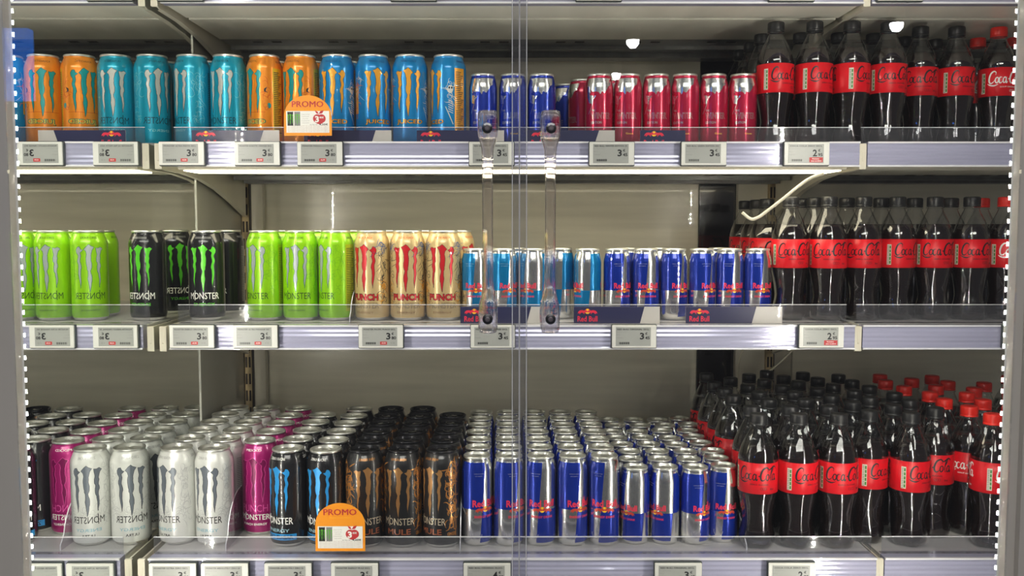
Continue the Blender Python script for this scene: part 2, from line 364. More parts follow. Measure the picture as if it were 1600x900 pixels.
PROTO['pink'] = monster('pink', paint('magenta', (.40, .012, .16), .28, .4), ink('dark_magenta', (.18, .0, .07)), pk, None, None,
    [(text('PUNCH', 0, 50, 50, 13, .0), pk, 1), (text('MONSTER', 0, 34, 56, 10, .02), WT, 1), (stroke([(-17.2, 27), (-16.8, 42)], 1.4), WT, 2), (text('PUNCH ENERGY', 0, 21, 46, 4.2, .02), WT, 1)] + facts(None, WT, 60, 86), top='MIXXD', topm=WT)
bl = ink('electric_blue', (.02, .30, .72))
PROTO['zero'] = monster('zero', BLK, bl, None, 'MONSTER', WT, [(text('ENERGY', 0, 30, 44, 5.5, .02), ink('ice_blue', (.30, .50, .58)), 1), (rect(-34, 34, 13, 24), bl, 1), (text('ZERO SUGAR', 0, 18.5, 56, 6.5, .02), BLK, 2)] + facts(None, bl, 60, 86), top='ZERO SUCRE', topm=WT)
cp = ink('copper', (.62, .27, .07), .25, .5)
PROTO['mule'] = monster('mule', paint('matt_black', (.008, .008, .009), .4, .1), ink('bronze', (.42, .21, .07), .3, .4), None, 'MONSTER', ink('cream_ink', (.62, .52, .38)),
    [(text('MULE', 0, 29, 42, 9.5, .03), ink('copper_red', (.40, .12, .05)), 1), (swirl(40, 90, (13, 110), 80, 1.9, 41), cp, 1), (swirl(-40, 100, (12, 90), 60, 1.9, 42), cp, 1), (rect(47.5, 49, 20, 140), cp, 1), (text('GINGER', 40, 25, 18, 6, .03), cp, 2)], lid=LIDK, top='GINGER BREW', topm=cp)
def redbull(name, h, R, col):
    c = paint(name, col, .22, .45); s = h/.134; W = 2*PI*R*1000; Q = W/4; A = []; H = h*1000; mid = H*.42; sl = 10*s
    for k in (0, 1):                                   # slanted quarters, twice round
        x = -Q*1.28 + k*2*Q + 6
        d = lambda z: sl*(z-mid)/H
        A.append(([[(x+d(mid), mid), (x+Q*1.05+d(mid), mid), (x+Q*1.05+d(H-9), H-9), (x+d(H-9)-4, H-9)]], c, 1))
        A.append(([[(x+Q*1.05+d(7), 7), (x+2*Q+d(7), 7), (x+2*Q+d(mid), mid), (x+Q*1.05+d(mid), mid)]], c, 1))
        cx = k*2*Q
        A.append((text('Red Bull', cx+2, mid+9*s, 40*s, 10.5*s, .03), RBRED, 2))
        r, y = bulls(cx+2, mid-.5*s, .82*s); A.append((y, SUN, 2)); A.append((r, ink('bull', (.62, .06, .03)), 3))
        A.append((text('ENERGY DRINK', cx+2, mid-11*s, 34*s, 3.6*s, .02), RBRED, 2))
        A.append((text('vivifie le corps', cx-10, H-28, 17, 1.8, .0)+text('et l esprit', cx-10, H-32, 12, 1.8), wg, 2))
        A.append((stroke([(cx-13+8*math.cos(a/6), 22+9*math.sin(a/6)) for a in range(-20, 1)], .7), wg, 2))
    return make_can(name, h, R, R*.845, SILVER, A)
PROTO['bull'] = redbull('royal_blue', .134, .0258, (.003, .028, .35))
PROTO['bull_tall'] = redbull('royal_blue', .156, .0273, (.003, .028, .35))
PROTO['sugarfree'] = redbull('azure', .134, .0258, (.0, .20, .48))
def edition(name, col, word, wi):
    c = paint(name, col, .24, .5); A = []
    for k in (0, 83.2):
        A.append((fill([(k-30, 125), (k-29, 92), (k-24, 80), (k-17, 78), (k-15, 86), (k-11, 90), (k-8, 96), (k-2, 95), (k+1, 101), (k+6, 98), (k+11, 104), (k+14, 110), (k+20, 113), (k+24, 125)]), SILVER, 1))
        A.append((xf(bull(0, 0, 1.0, -1), 1.1, 1.5, k-22, 96), c, 2))
        A.append((stroke(smooth_pts([(k-22, 95), (k-16, 82), (k-20, 70), (k-25, 60)], 4), .7), stl, 2))
        A.append((text('THE', k-15, 66, 7, 3.6, .02), stl, 2)); A.append((text(word, k, 56.5, wi, 11, .03), stl, 1)); A.append((text(word, k, 56.5, wi-.8, 9.8, -.004), c, 2))
        A.append((text('EDITION', k-9, 44, 20, 4.5, .015), stl, 2)); A.append((text('Gout', k+6, 24, 14, 3.5, .02), SUN, 2))
    return make_can(name, .134, .0262, .0222, c, [a for a in A if a])
PROTO['blue_ed'] = edition('deep_blue', (.004, .03, .36), 'BLUE', 30)
PROTO['winter'] = edition('crimson', (.50, .006, .05), 'WINTER', 40)

# ------------------------------------------------------------------ cola bottles
BPROF = [(.018, .004), (.026, 0), (.0295, .003), (.0312, .010), (.0308, .022), (.0272, .036), (.0259, .047), (.0275, .062), (.0308, .080), (.0330, .092), (.0335, .097),
         (.0335, .152), (.0338, .156), (.0325, .163), (.0290, .173), (.0235, .186), (.0180, .197), (.0142, .205), (.0132, .209)]
def bmod(z, a):
    if z < .028: return -.0028*(1-z/.028)*(.5+.5*math.cos(5*a))
    if z < .09: return .0006*math.cos(10*a)*math.sin(PI*(z-.028)/.062)
    if z > .163 and z < .2: return .0005*math.cos(12*a)*math.sin(PI*(z-.163)/.037)
    return 0
COLA = mat('cola_liquid', (.008, .003, .002), .12, 0, .5)
LRED = mat('label_red', (.70, .002, .010), .38, 0, .12)
CAPK = mat('cap_black', (.014, .014, .015), .35); CAPR = mat('cap_red', (.75, .02, .01), .35)
NUTR = mat('label_ivory', (.62, .62, .50), .4); GRN = mat('label_green', (.05, .22, .04), .4)
def make_bottle(zero=True):
    root = empty('cola_bottle', (0, 0, -5)); b = MB()
    b.lathe(BPROF, PET, 40, bmod); b.lathe([(.0132, .209), (.0158, .2095), (.0158, .211), (.0132, .2115), (.0128, .222)], PET, 32); b.build('bottle', root)
    l = MB(); lp = [(max(r-.0009, .001), z+.0008) for r, z in BPROF if z < .178]; lp.append((.0255, .1795)); lp.append((.0003, .1796))
    l.lathe([(.0003, .005)]+lp, COLA, 40, lambda z, a: bmod(z, a) if z < .175 else 0); l.build('cola', root)
    s = MB(); RB['r'] = .0339; f = lambda z: .0339
    s.lathe([(.0336, .0985), (.0339, .0986), (.0339, .1515), (.0336, .1516)], LRED, 48)
    c = BLACKT if zero else WHITET; art = script_cola()
    for k in (0, 106.5):
        wrap_art(s, xf(art, .67, .76, k-33, 122.5), c, f, .00012)
        wrap_art(s, text('ZERO SUCRES' if zero else 'GOUT ORIGINAL', k+2, 115, 32, 2.4, .02), c, f, .00012)
        wrap_art(s, [q for i in range(3) for q in stroke([(k+6+i*3.6+2*math.cos(t*PI/6), 108+2*math.sin(t*PI/6)) for t in range(12)], .5, closed=True)], c, f, .00012)
        wrap_art(s, text('50cl', k+25, 107, 7, 3, .02), c, f, .00012)
        wrap_art(s, rect(k-48, k-40, 104, 142), NUTR, f, .00012)
        wrap_art(s, [q for i in range(5) for q in rect(k-43.5, k-40.8, 106+i*7, 111.5+i*7)], GRN, f, .00024)
        wrap_art(s, [q for i in range(12) for q in rect(k-47.3, k-44.2, 105+i*3, 106.4+i*3)], GREYT, f, .00024)
    s.build('label', root)
    cp_ = MB(); rows = []
    cm = CAPK if zero else CAPR
    cp_.lathe([(.0150, .2125), (.0153, .2135), (.0153, .2150), (.0147, .2155), (.0147, .2165), (.0150, .217), (.0148, .2285), (.0138, .2305), (.0120, .2310), (.0002, .2310)], cm, 48, lambda z, a: .00022*math.cos(24*a) if .2165 < z < .2286 else 0)
    cp_.build('cap', root)
    return root
PROTO['zero_cola'] = make_bottle(True); PROTO['cola'] = make_bottle(False)

def copy_tree(o, parent=None):
    c = o.copy(); COL.objects.link(c)
    if parent: c.parent = parent
    for ch in list(o.children): copy_tree(ch, c)
    return c

# ------------------------------------------------------------------ placement of goods
DECKZ = {'top': 1.491, 'middle': 1.169, 'bottom': .792}
RAD = {'bull': .0258, 'bull_tall': .0273, 'sugarfree': .0258, 'blue_ed': .0262, 'winter': .0262, 'zero_cola': .0341, 'cola': .0341}
ITEMS = []      # dict(kind, shelf, x, y, rot, row, fix)
def put(kind, shelf, x, y, rot=0, row=1, n=1): ITEMS.append(dict(kind=kind, shelf=shelf, x=x, y=y, rot=rot, row=row, n=n))
YF = 1.735
# top shelf, front row: (kind, px, rotation)
def front(shelf, v, lst, Y=YF, row=1):
    for k, u, r in lst: put(k, shelf, PX(u, v, Y), Y, r, row)
front('top', 150, [('fiesta', 297, -38), ('fiesta', 353, -10), ('khaotic', 410, -37), ('khaotic', 469, -20), ('mango', 526, -5), ('mango', 582, 22), ('mango', 641, 0), ('mango', 701, -60),
    ('blue_ed', 755, 0), ('blue_ed', 802, -8), ('blue_ed', 846, 2), ('winter', 936, 4), ('winter', 982, -12), ('winter', 1026, -6), ('winter', 1071, -20), ('winter', 1115, -4), ('winter', 1160, 0)])
front('top', 150, [('blue_ed', 884, 130)], 1.86, 2); front('top', 150, [('winter', 909, 110), ('winter', 955, 30)], 1.80, 2)
front('top', 150, [('fiesta', 325, 20), ('khaotic', 432, 20), ('khaotic', 490, 150), ('mango', 545, 100)], 1.805, 2)
front('middle', 420, [('original', 323, 8), ('paradise', 414, -24), ('paradise', 470, -3), ('paradise', 525, -45), ('punch', 583, -18), ('punch', 638, 0), ('punch', 695, 0),
    ('sugarfree', 738, 0), ('sugarfree', 787, 25), ('sugarfree', 833, -38), ('sugarfree', 918, -72),
    ('bull', 964, 22), ('bull', 1009, 0), ('bull', 1056, 24), ('bull', 1101, 30), ('bull', 1144, 4), ('bull', 1188, 8)])
front('middle', 420, [('original', 356, -36)], 1.872, 2); front('middle', 420, [('sugarfree', 876, -75)], 1.765, 2)
front('middle', 420, [('paradise', 440, 30), ('paradise', 497, 130), ('paradise', 540, 100), ('punch', 609, 90), ('punch', 664, 60), ('punch', 712, 60)], 1.81, 2)
front('middle', 420, [('bull', 980, 100), ('bull', 1030, 160), ('bull', 1125, 60), ('sugarfree', 812, 200), ('sugarfree', 765, 90)], 1.79, 2)
# bottom shelf: columns running back
def column(kind, u, v, rows, pitch, rot0, h, dx=0):
    x, y = on_plane(u, v, DECKZ['bottom'] + h)
    for i in range(rows): put(kind, 'bottom', x + (random.uniform(-.0015, .0015) if i else 0), y + i*pitch, rot0 if i == 0 else random.uniform(-70, 70), i+1)
for k, u, v, rows, p, r in [('white', 277, 697, 6, .070, -24), ('white', 334, 698, 6, .070, -12), ('pink', 410, 686, 5, .072, -8), ('zero', 454, 699, 5, .071, -24), ('zero', 512, 700, 6, .0695, -16),
                            ('mule', 573, 700, 6, .0695, 18), ('mule', 630, 700, 6, .0695, -9), ('mule', 687, 700, 5, .0705, -34)]:
    column(k, u, v, rows, p, r, .168)
for u, r in ((743, 30), (794, 36), (843, 0), (893, 24), (943, -8)): column('bull_tall', u, 710, 7, .0615, r, .156)
for u, r in ((996, -48), (1043, -54), (1090, 24), (1137, 0)): column('bull', u, 728, 8, .0555, r, .134)
# bottles by their caps
def caps(shelf, lst, fixedY=None, v0=None):
    for t in lst:
        k, u, v = t[0], t[1], t[2]; rot = t[3] if len(t) > 3 else random.uniform(-80, 80)
        if fixedY: Y = fixedY if not isinstance(v, float) else v; x = PX(u, 315, Y)
        else: x, Y = on_plane(u, v, DECKZ[shelf]+.231)
        put(k, shelf, x, Y, rot, 1)
Z, O = 'zero_cola', 'cola'
caps('top', [(Z, 1212, 35, 30), (Z, 1275, 34, 30), (Z, 1331, 34, 55), (Z, 1390, 35, 5), (Z, 1440, 42, -14), (Z, 1495, 42, 20), (O, 1562, 43, 4),
             (Z, 1191, 54), (Z, 1174, 67), (Z, 1157, 79), (Z, 1252, 52), (Z, 1311, 52), (Z, 1366, 53), (Z, 1414, 58), (Z, 1462, 62), (O, 1529, 60), (O, 1587, 59)])
for k, u, Y, r in [(Z, 1232, 1.735, 4), (Z, 1298, 1.728, -10), (Z, 1353, 1.735, -18), (Z, 1405, 1.742, 30), (Z, 1461, 1.742, 0), (Z, 1510, 1.742, 4), (O, 1566, 1.748, 14),
                   (Z, 1255, 1.86, 20), (Z, 1277, 1.80, 0), (Z, 1328, 1.81, 30), (Z, 1379, 1.815, 0), (Z, 1430, 1.82, 60), (Z, 1482, 1.82, 0), (O, 1535, 1.83, 20), (O, 1583, 1.83, 0),
                   (Z, 1165, 2.05, -30), (Z, 1183, 1.97, -20), (Z, 1200, 1.885, -25)]:
    put(k, 'middle', PX(u, 320, Y), Y, r, 1)
caps('bottom', [(Z, 1192, 648, -14), (Z, 1253, 647, 34), (Z, 1309, 648, 5), (Z, 1352, 642, 45), (Z, 1410, 643, 34), (Z, 1459, 635, 150), (O, 1516, 636, 150), (O, 1553, 647, 44)])
def c2(k, lst): caps('bottom', [(k, 1080 + x/2.5, 540 + y/2.5 - 3) for x, y in lst])
c2(Z, [(255, 250), (388, 253), (530, 250), (668, 238), (810, 243), (342, 226), (472, 224), (588, 216), (723, 220), (853, 220), (163, 200), (292, 202), (412, 200), (532, 190), (660, 195), (788, 195),
       (128, 178), (250, 176), (372, 176), (478, 168), (600, 172), (718, 172), (78, 152), (205, 154), (323, 152), (427, 145), (543, 148), (662, 148), (108, 132), (225, 130), (325, 126), (434, 122), (538, 126)])
c2(O, [(1007, 222), (1118, 217), (1215, 247), (957, 195), (855, 174), (950, 165), (1060, 190), (1238, 210), (793, 150), (880, 146), (1017, 152), (1095, 175), (1205, 173), (770, 125), (937, 132), (1125, 150), (1232, 146), (1243, 126)])
# settle: nudge neighbours apart so none overlap
for shelf in DECKZ:
    L = [i for i in ITEMS if i['shelf'] == shelf]
    for it in range(160):
        for a in range(len(L)):
            A = L[a]; ra = RAD.get(A['kind'], .0331)
            for c in range(a+1, len(L)):
                C = L[c]; d = ra + RAD.get(C['kind'], .0331) + .0010; dx, dy = C['x']-A['x'], C['y']-A['y']
                if abs(dx) >= d or abs(dy) >= d: continue
                q = math.hypot(dx, dy)
                if q >= d: continue
                wa = .25 if A['y'] < C['y'] - .02 else (.75 if C['y'] < A['y']-.02 else .5); e = (d-q)
                ux, uy = (dx/q, dy/q) if q > 1e-6 else (1, 0)
                A['x'] -= ux*e*wa; A['y'] -= uy*e*wa; C['x'] += ux*e*(1-wa); C['y'] += uy*e*(1-wa)
            ymin = (1.5345 if shelf == 'bottom' else 1.6755)+ra+.001
            A['y'] = min(max(A['y'], ymin), 2.155-ra); A['x'] = max(A['x'], -.623+ra)
    bad = sum(1 for a in range(len(L)) for c in range(a+1, len(L)) if math.hypot(L[a]['x']-L[c]['x'], L[a]['y']-L[c]['y']) < RAD.get(L[a]['kind'], .0331)+RAD.get(L[c]['kind'], .0331)-.0008); print('OVERLAPS', shelf, bad)
DESC = {'mango': ('tall sky-blue can with orange claws', 'sky-blue cans on the top shelf'), 'khaotic': ('tall orange can with teal claws', 'orange cans on the top shelf'),
 'fiesta': ('tall turquoise can with silver claws', 'turquoise cans on the top shelf'), 'paradise': ('tall lime-green can with grey claws', 'lime-green cans on the middle shelf'),
 'original': ('tall black can with green claws', 'black and green cans on the middle shelf'), 'punch': ('tall champagne can, red claws', 'champagne-coloured cans on the middle shelf'),
 'white': ('tall white can with grey claws', 'white cans on the bottom shelf'), 'pink': ('tall magenta can with pink claws', 'magenta cans on the bottom shelf'),
 'zero': ('tall black can with blue claws', 'black and blue cans on the bottom shelf'), 'mule': ('tall matt-black can, copper filigree', 'black and copper cans on the bottom shelf'),
 'bull': ('small blue-and-silver can', 'small blue and silver cans'), 'bull_tall': ('taller blue-and-silver can', 'taller blue and silver cans on the bottom shelf'),
 'sugarfree': ('small azure-and-silver can', 'azure and silver cans on the middle shelf'), 'blue_ed': ('small royal-blue can', 'royal-blue cans on the top shelf'),
 'winter': ('small crimson can', 'crimson cans on the top shelf'), 'zero_cola': ('cola bottle with black cap', 'black-capped cola bottles'), 'cola': ('cola bottle with red cap', 'red-capped cola bottles')}
ORD = ['', 'first', 'second', 'third', 'fourth', 'fifth', 'sixth', 'seventh', 'eighth', 'ninth', 'tenth', 'eleventh', 'twelfth', 'thirteenth', 'fourteenth']
for shelf in DECKZ:
    for kind in DESC:
        L = sorted([i for i in ITEMS if i['shelf'] == shelf and i['kind'] == kind], key=lambda i: i['y'])
        if not L: continue
        rows = []; rmin = RAD.get(kind, .033)
        for i in L:                                  # group into rows by depth
            if rows and i['y'] - rows[-1][0]['y'] < rmin*1.1: rows[-1].append(i)
            else: rows.append([i])
        for ri, R_ in enumerate(rows):
            R_.sort(key=lambda i: i['x'])
            for ci, i in enumerate(R_):
                where = 'front row' if ri == 0 else ('rearmost row' if ri == len(rows)-1 and ri > 1 else ORD[ri+1] + ' row')
                pos = 'only one' if len(R_) == 1 else ('leftmost' if ci == 0 else ('rightmost' if ci == len(R_)-1 else ORD[ci+1] + ' from left'))
                i['label'] = f"{DESC[kind][0]}, {where} of its kind, {pos}, {shelf} shelf".replace(' of its kind, only one', ' of its kind')
used = set()
for i in ITEMS:
    P = PROTO[i['kind']]
    o = P if i['kind'] not in used else copy_tree(P)
    used.add(i['kind'])
    o.location = (i['x'], i['y'], DECKZ[i['shelf']] + .0003); o.rotation_euler = (0, 0, math.radians(i['rot']))
    bot = i['kind'] in ('zero_cola', 'cola')
    grp = DESC[i['kind']][1]
    if bot or i['kind'] == 'bull': grp += ' on the ' + i['shelf'] + ' shelf'
    meta(o, i['label'], 'bottle' if bot else 'drink can', grp)

# ------------------------------------------------------------------ cabinet shell
def struct(name, b): return meta(b.build(name), kind='structure')
XL, XR, YB = -.630, .622, 2.20
b = MB(); b.box(-.66, 1.95, YB+.013, YB+.04, .3, 2.2, GREYW); struct('wall_back', b)
b = MB(); b.box(-.66, XL, 1.167, YB+.012, .3, 2.2, PLASTW); struct('wall_left', b)
b = MB(); b.box(1.90, 1.95, 1.175, YB+.012, .3, 2.2, PLASTW); struct('wall_right', b)
b = MB(); b.box(-.66, 1.95, 1.175, YB+.04, 2.2, 2.24, PLASTW); struct('ceiling', b)
b = MB(); b.box(-.66, 1.95, 1.175, YB+.04, .26, .3, PLASTW); struct('floor', b)
# mirror sheet with a bright rear edge
MIR = mat('mirror_silver', (.90, .92, .90), 0.0, 1.0)
r = empty('mirror_panel', (XL+.002, 1.5, .8), 'tall mirror sheet on the left end wall reflecting the shelves', 'mirror')
b = MB(); b.box(-.0018, .0012, 1.167-1.5, 1.846-1.5, -.49, 1.39, MIR); b.build('mirror_sheet', r)
b = MB(); b.box(-.0018, .0030, 1.8465-1.5, 1.851-1.5, -.49, 1.39, mat('mirror_edge', (.75, .75, .68), .2, .3)); b.build('edge_trim', r)
# rear panels
def thing_box(name, label, cat, mbf, group=None):
    b = MB(); mbf(b); return meta(b.build(name), label, cat, group)
thing_box('rear_panel', 'large ribbed pale grey rear panel behind the main bay', 'panel', lambda b: b.box(PX(440, 400, YB), PX(1090, 400, YB), YB, YB+.012, .31, 2.19, GREYW))
thing_box('rear_panel', 'speckled pale grey rear panel of the right-hand bay', 'panel', lambda b: b.box(PX(1242, 400, YB), 1.89, YB, YB+.012, .31, 2.19, GREYW))
thing_box('black_panel', 'narrow glossy black upright panel right of the grey rear panel', 'panel', lambda b: b.box(PX(1092, 400, YB), PX(1150, 400, YB), YB+.002, YB+.012, .31, 2.19, DARKP))
def upright(u, x0, x1, label, slots, right):
    r = empty('upright', ((x0+x1)/2, 2.18, .31), label, 'upright'); cx = (x0+x1)/2
    b = MB(); b.box(x0-cx, x1-cx, 0.0, .02, 0, 1.88, CREAM); b.build('cream_post', r)
    s = slots - cx; b = MB(); b.box(s-.0085, s+.0085, -.014, .0-.0002, 0, 1.88, RUST)
    for k in range(46):
        for q in (-.0040, .0040): b.box(s+q-.0022, s+q+.0022, -.0146, -.0140, .02+k*.040, .045+k*.040, SLOT)
    b.box(s+.0087, s+.0110, -.0142, -.0002, 0, 1.88, SLOT)
    b.build('slotted_strip', r)
upright(378, -.6288, PX(412, 400, 2.18), 'slotted cream steel upright at the left rear corner', PX(384.5, 400, 2.166), False)
upright(1205, PX(1152, 400, 2.18), PX(1216, 400, 2.18), 'slotted cream steel upright between the two bays', PX(1206, 400, 2.166), True)

# ------------------------------------------------------------------ shelves
def shelf(name_pos, dz, x0, x1, yr, ylip, lipz, label, brackets, lamp=False, rail_h=.042, inset=0):
    """deck, underside, price rail, clear lip, brackets; dz = deck height, yr = rail face"""
    r = empty('shelf', ((x0+x1)/2, 1.9, dz-.03), label, 'shelf', None); cx = (x0+x1)/2; a, c = x0-cx, x1-cx; oz = -(dz-.03); oy = -1.9
    def add(nm, b): 
        b.v = [(p[0], p[1]+oy, p[2]+oz) for p in b.v]; return b.build(nm, r)
    b = MB(); b.box(a, c, yr+.024, 2.163, dz-.004, dz, DECK); 
    n = int((c-a)/.02)
    for k in range(n): b.box(a+.008+k*.02, a+.013+k*.02, yr+.027, yr+.029, dz, dz+.0003, SLOT)
    add('deck', b)
    zb = dz-.040
    b = MB()
    b.box(a, c, yr+.024, yr+.122, zb, dz-.0045, UNDER, .002); b.box(a, c, yr+.123, yr+.139, zb+.012, dz-.0045, UNDERD)               # front hollow section
    b.box(a, c, yr+.140, yr+.326, zb+.001, dz-.0045, UNDER)
    b.box(a, c, yr+.327, 2.150, zb+.002, dz-.0045, UNDERD)
    for k in range(int((c-a)/.16)):
        for q in (0, .04):
            xx = a+.06+k*.16+q; b.box(xx, xx+.020, yr+.352, yr+.356, zb+.0012, zb+.002, SLOT); b.box(xx, xx+.020, yr+.360, yr+.364, zb+.0012, zb+.002, SLOT)
    b.box(a, c, yr+.40, yr+.412, zb-.006, zb+.002, UNDERD); b.box(a, c, 2.10, 2.146, zb-.010, zb+.002, UNDERD)
    add('support_tray', b)
    # ribbed price rail
    prof = []; z1 = dz+.001; z0 = z1-rail_h; N = 11
    for k in range(N+1):
        t = k/N; prof.append((yr + .002 + 0.0009*(0 if k % 2 else 1)*(1 if 0 < k < N else 0) + .003*abs(t-.5), z1 + (z0-z1)*t))
    b = MB(); pts = [(yr+.0225, z1)] + [(p, q) for p, q in prof] + [(yr+.0225, z0)]
    b.grid([[(a, p, q) for p, q in pts], [(c, p, q) for p, q in pts]], RAILM, False); b.poly([(a, p, q) for p, q in pts], RAILM); b.poly([(c, p, q) for p, q in pts][::-1], RAILM)
    b.poly([(a, yr+.0225, z1), (c, yr+.0225, z1), (c, yr+.0225, z0), (a, yr+.0225, z0)], RAILM)
    b.box(a, c, yr-.001, yr+.004, z1-.0022, z1+.0008, EDGE); b.box(a, c, yr-.001, yr+.004, z0-.0008, z0+.0022, EDGE)
    add('price_rail', b)
    b = MB(); b.box(a+.002, c-.002, ylip, ylip+.002, dz+.0002, lipz, ACRYL); b.box(a+.002, c-.002, ylip-.0002, ylip+.0022, lipz, lipz+.0010, EDGE)
    b.box(a+.002, c-.002, ylip+.0022, ylip+.012, dz+.0002, dz+.0014, ACRYL)
    add('clear_front_lip', b)
    for X in brackets:
        P = [(yr+.004, dz-.002), (yr+.003, dz-.030), (yr+.008, dz-.042), (yr+.030, dz-.0455), (yr+.12, dz-.0465), (yr+.22, dz-.054), (yr+.32, dz-.070), (yr+.42, dz-.094), (yr+.50, dz-.116), (2.152, dz-.124), (2.152, dz-.002)]
        b = MB(); x_ = X - cx
        for xx, s in ((x_-.0015, 1), (x_+.0015, -1)):
            for t in fill(P): b.poly([(xx, p, q) for p, q in (t if s > 0 else t[::-1])], CREAM)
        b.grid([[(x_-.0015, p, q) for p, q in P+P[:1]], [(x_+.0015, p, q) for p, q in P+P[:1]]], CREAM, False)
        b.box(x_-.006, x_+.006, yr+.004, yr+.010, dz-.046, dz-.001, CREAM, .001)
        fl = [(p, q) for p, q in P[3:10]]
        b.grid([[(x_-.005, p, q-.001) for p, q in fl], [(x_+.005, p, q-.001) for p, q in fl]], CREAM, False)
        add('bracket', b)
    if lamp:
        b = MB(); b.box(a+.012, c-.012, yr+.030, yr+.121, zb-.0052, zb-.0002, CREAM, .0015); add('lamp_tray', b)
        b = MB(); m = mat('led_diffuser', (1, .90, .66), .4, emit=LAMP_STRENGTH); b.box(a+.02, c-.02, yr+.036, yr+.116, zb-.0075, zb-.0053, m); add('lamp_diffuser', b)
    return r
YR, YRB = 1.622, 1.50
XB0, XB1, X20, X21 = -.603, .612, .626, 1.88
shelf('t', DECKZ['top'], XB0, XB1, YR, 1.663, 1.521, 'top stocked shelf of the main bay, holding the orange and sky-blue cans', (-.616, .6185), lamp=True)
shelf('t', DECKZ['top'], X20, X21, YR, 1.663, 1.521, 'top stocked shelf of the right-hand bay, holding cola bottles', ())
shelf('m', DECKZ['middle'], XB0, XB1, YR, 1.663, 1.203, 'middle shelf of the main bay, holding the lime-green cans', (-.616, .6185))
shelf('m', DECKZ['middle'], X20, X21, YR, 1.663, 1.203, 'middle shelf of the right-hand bay, holding cola bottles', ())
shelf('b', DECKZ['bottom'], XB0, XB1, YRB, 1.522, .822, 'bottom shelf of the main bay, holding white and matt-black cans', (-.616, .6185))
shelf('b', DECKZ['bottom'], X20, X21, YRB, 1.522, .822, 'bottom shelf of the right-hand bay, holding red-capped bottles', ())
shelf('h', 1.771, XB0, XB1, YR, 1.663, 1.797, 'highest shelf of the main bay, only its underside showing', (-.616, .6185))
shelf('h', 1.771, X20, X21, YR, 1.663, 1.797, 'highest shelf of the right-hand bay, only its underside showing', ())

# ------------------------------------------------------------------ flat printed pieces on an upright XZ face
def face_art(b, art, m, y):
    for pi_, p in enumerate(art):
        area = sum(p[i][0]*p[(i+1) % len(p)][1]-p[(i+1) % len(p)][0]*p[i][1] for i in range(len(p)))
        if area < 0: p = p[::-1]
        b.poly([(x/1000, y-(pi_ % 40)*2e-6, z/1000) for x, z in p], m)
# electronic price tags
def price_tag(u, shelf_, y, zc, title, euro, cents, red, label, second=False):
    x = PX(u, {'top': 240, 'middle': 525, 'bottom': 890, 'head': 0}[shelf_], y)
    r = empty('price_tag', (x, y, zc), label, 'price tag', 'electronic price tags on the shelf rails')
    b = MB(); b.box(-.040, .040, .0030, .0088, -.0215, .0215, TAGB, .0012); b.box(-.0388, .0388, -.001, .0030, -.0200, .0203, TAGF, .001)
    b.build('tag_frame', r)
    b = MB(); b.box(-.0325, .0290, -.0016, -.0011, -.0165, .0165, TAGS)
    Y = -.0018
    face_art(b, text(title, -2, 13, 56, 2.6, .02), BLACKT, Y)
    face_art(b, text('en rayon frais', -22, 8.2, 20, 1.5)+text('7,60 E/L', -26, -2, 11, 2)+text('50 cl', -28, 3.4, 7, 1.6), GREYT, Y)
    face_art(b, text(euro, 13.5, 1, 7.5, 12, .03), BLACKT, Y); face_art(b, text(cents, 23, -2, 8, 5.5, .03), BLACKT, Y); face_art(b, text('€', 21, 5.5, 4, 4.5, .02), BLACKT, Y)
    face_art(b, [q for i in range(16) for q in rect(-27+i*1.2, -27+i*1.2+(.8 if i % 3 else .4), -13.5, -9.5)], BLACKT, Y)
    if red == 1: face_art(b, rect(-1, 11, -14, -8.5), REDT, Y); face_art(b, text('-0,50', 5, -11.2, 8, 2.4, .02), WHITET, Y-.0003); face_art(b, text('4 30', 21, -11, 7, 3), GREYT, Y)
    if red == 2: face_art(b, rect(4, 27.5, -15, -6.5), REDT, Y); face_art(b, text('Promotion', 15, -9, 12, 2, .02)+text('sous condition', 16, -12.5, 18, 2, .02), WHITET, Y-.0003)
    b.build('screen', r)
TY, TB = YR-.0105, YRB-.0105
zt, zm, zb_, zh = PZ(240, TY), PZ(526, TY), PZ(899, TB), PZ(-18, TY)
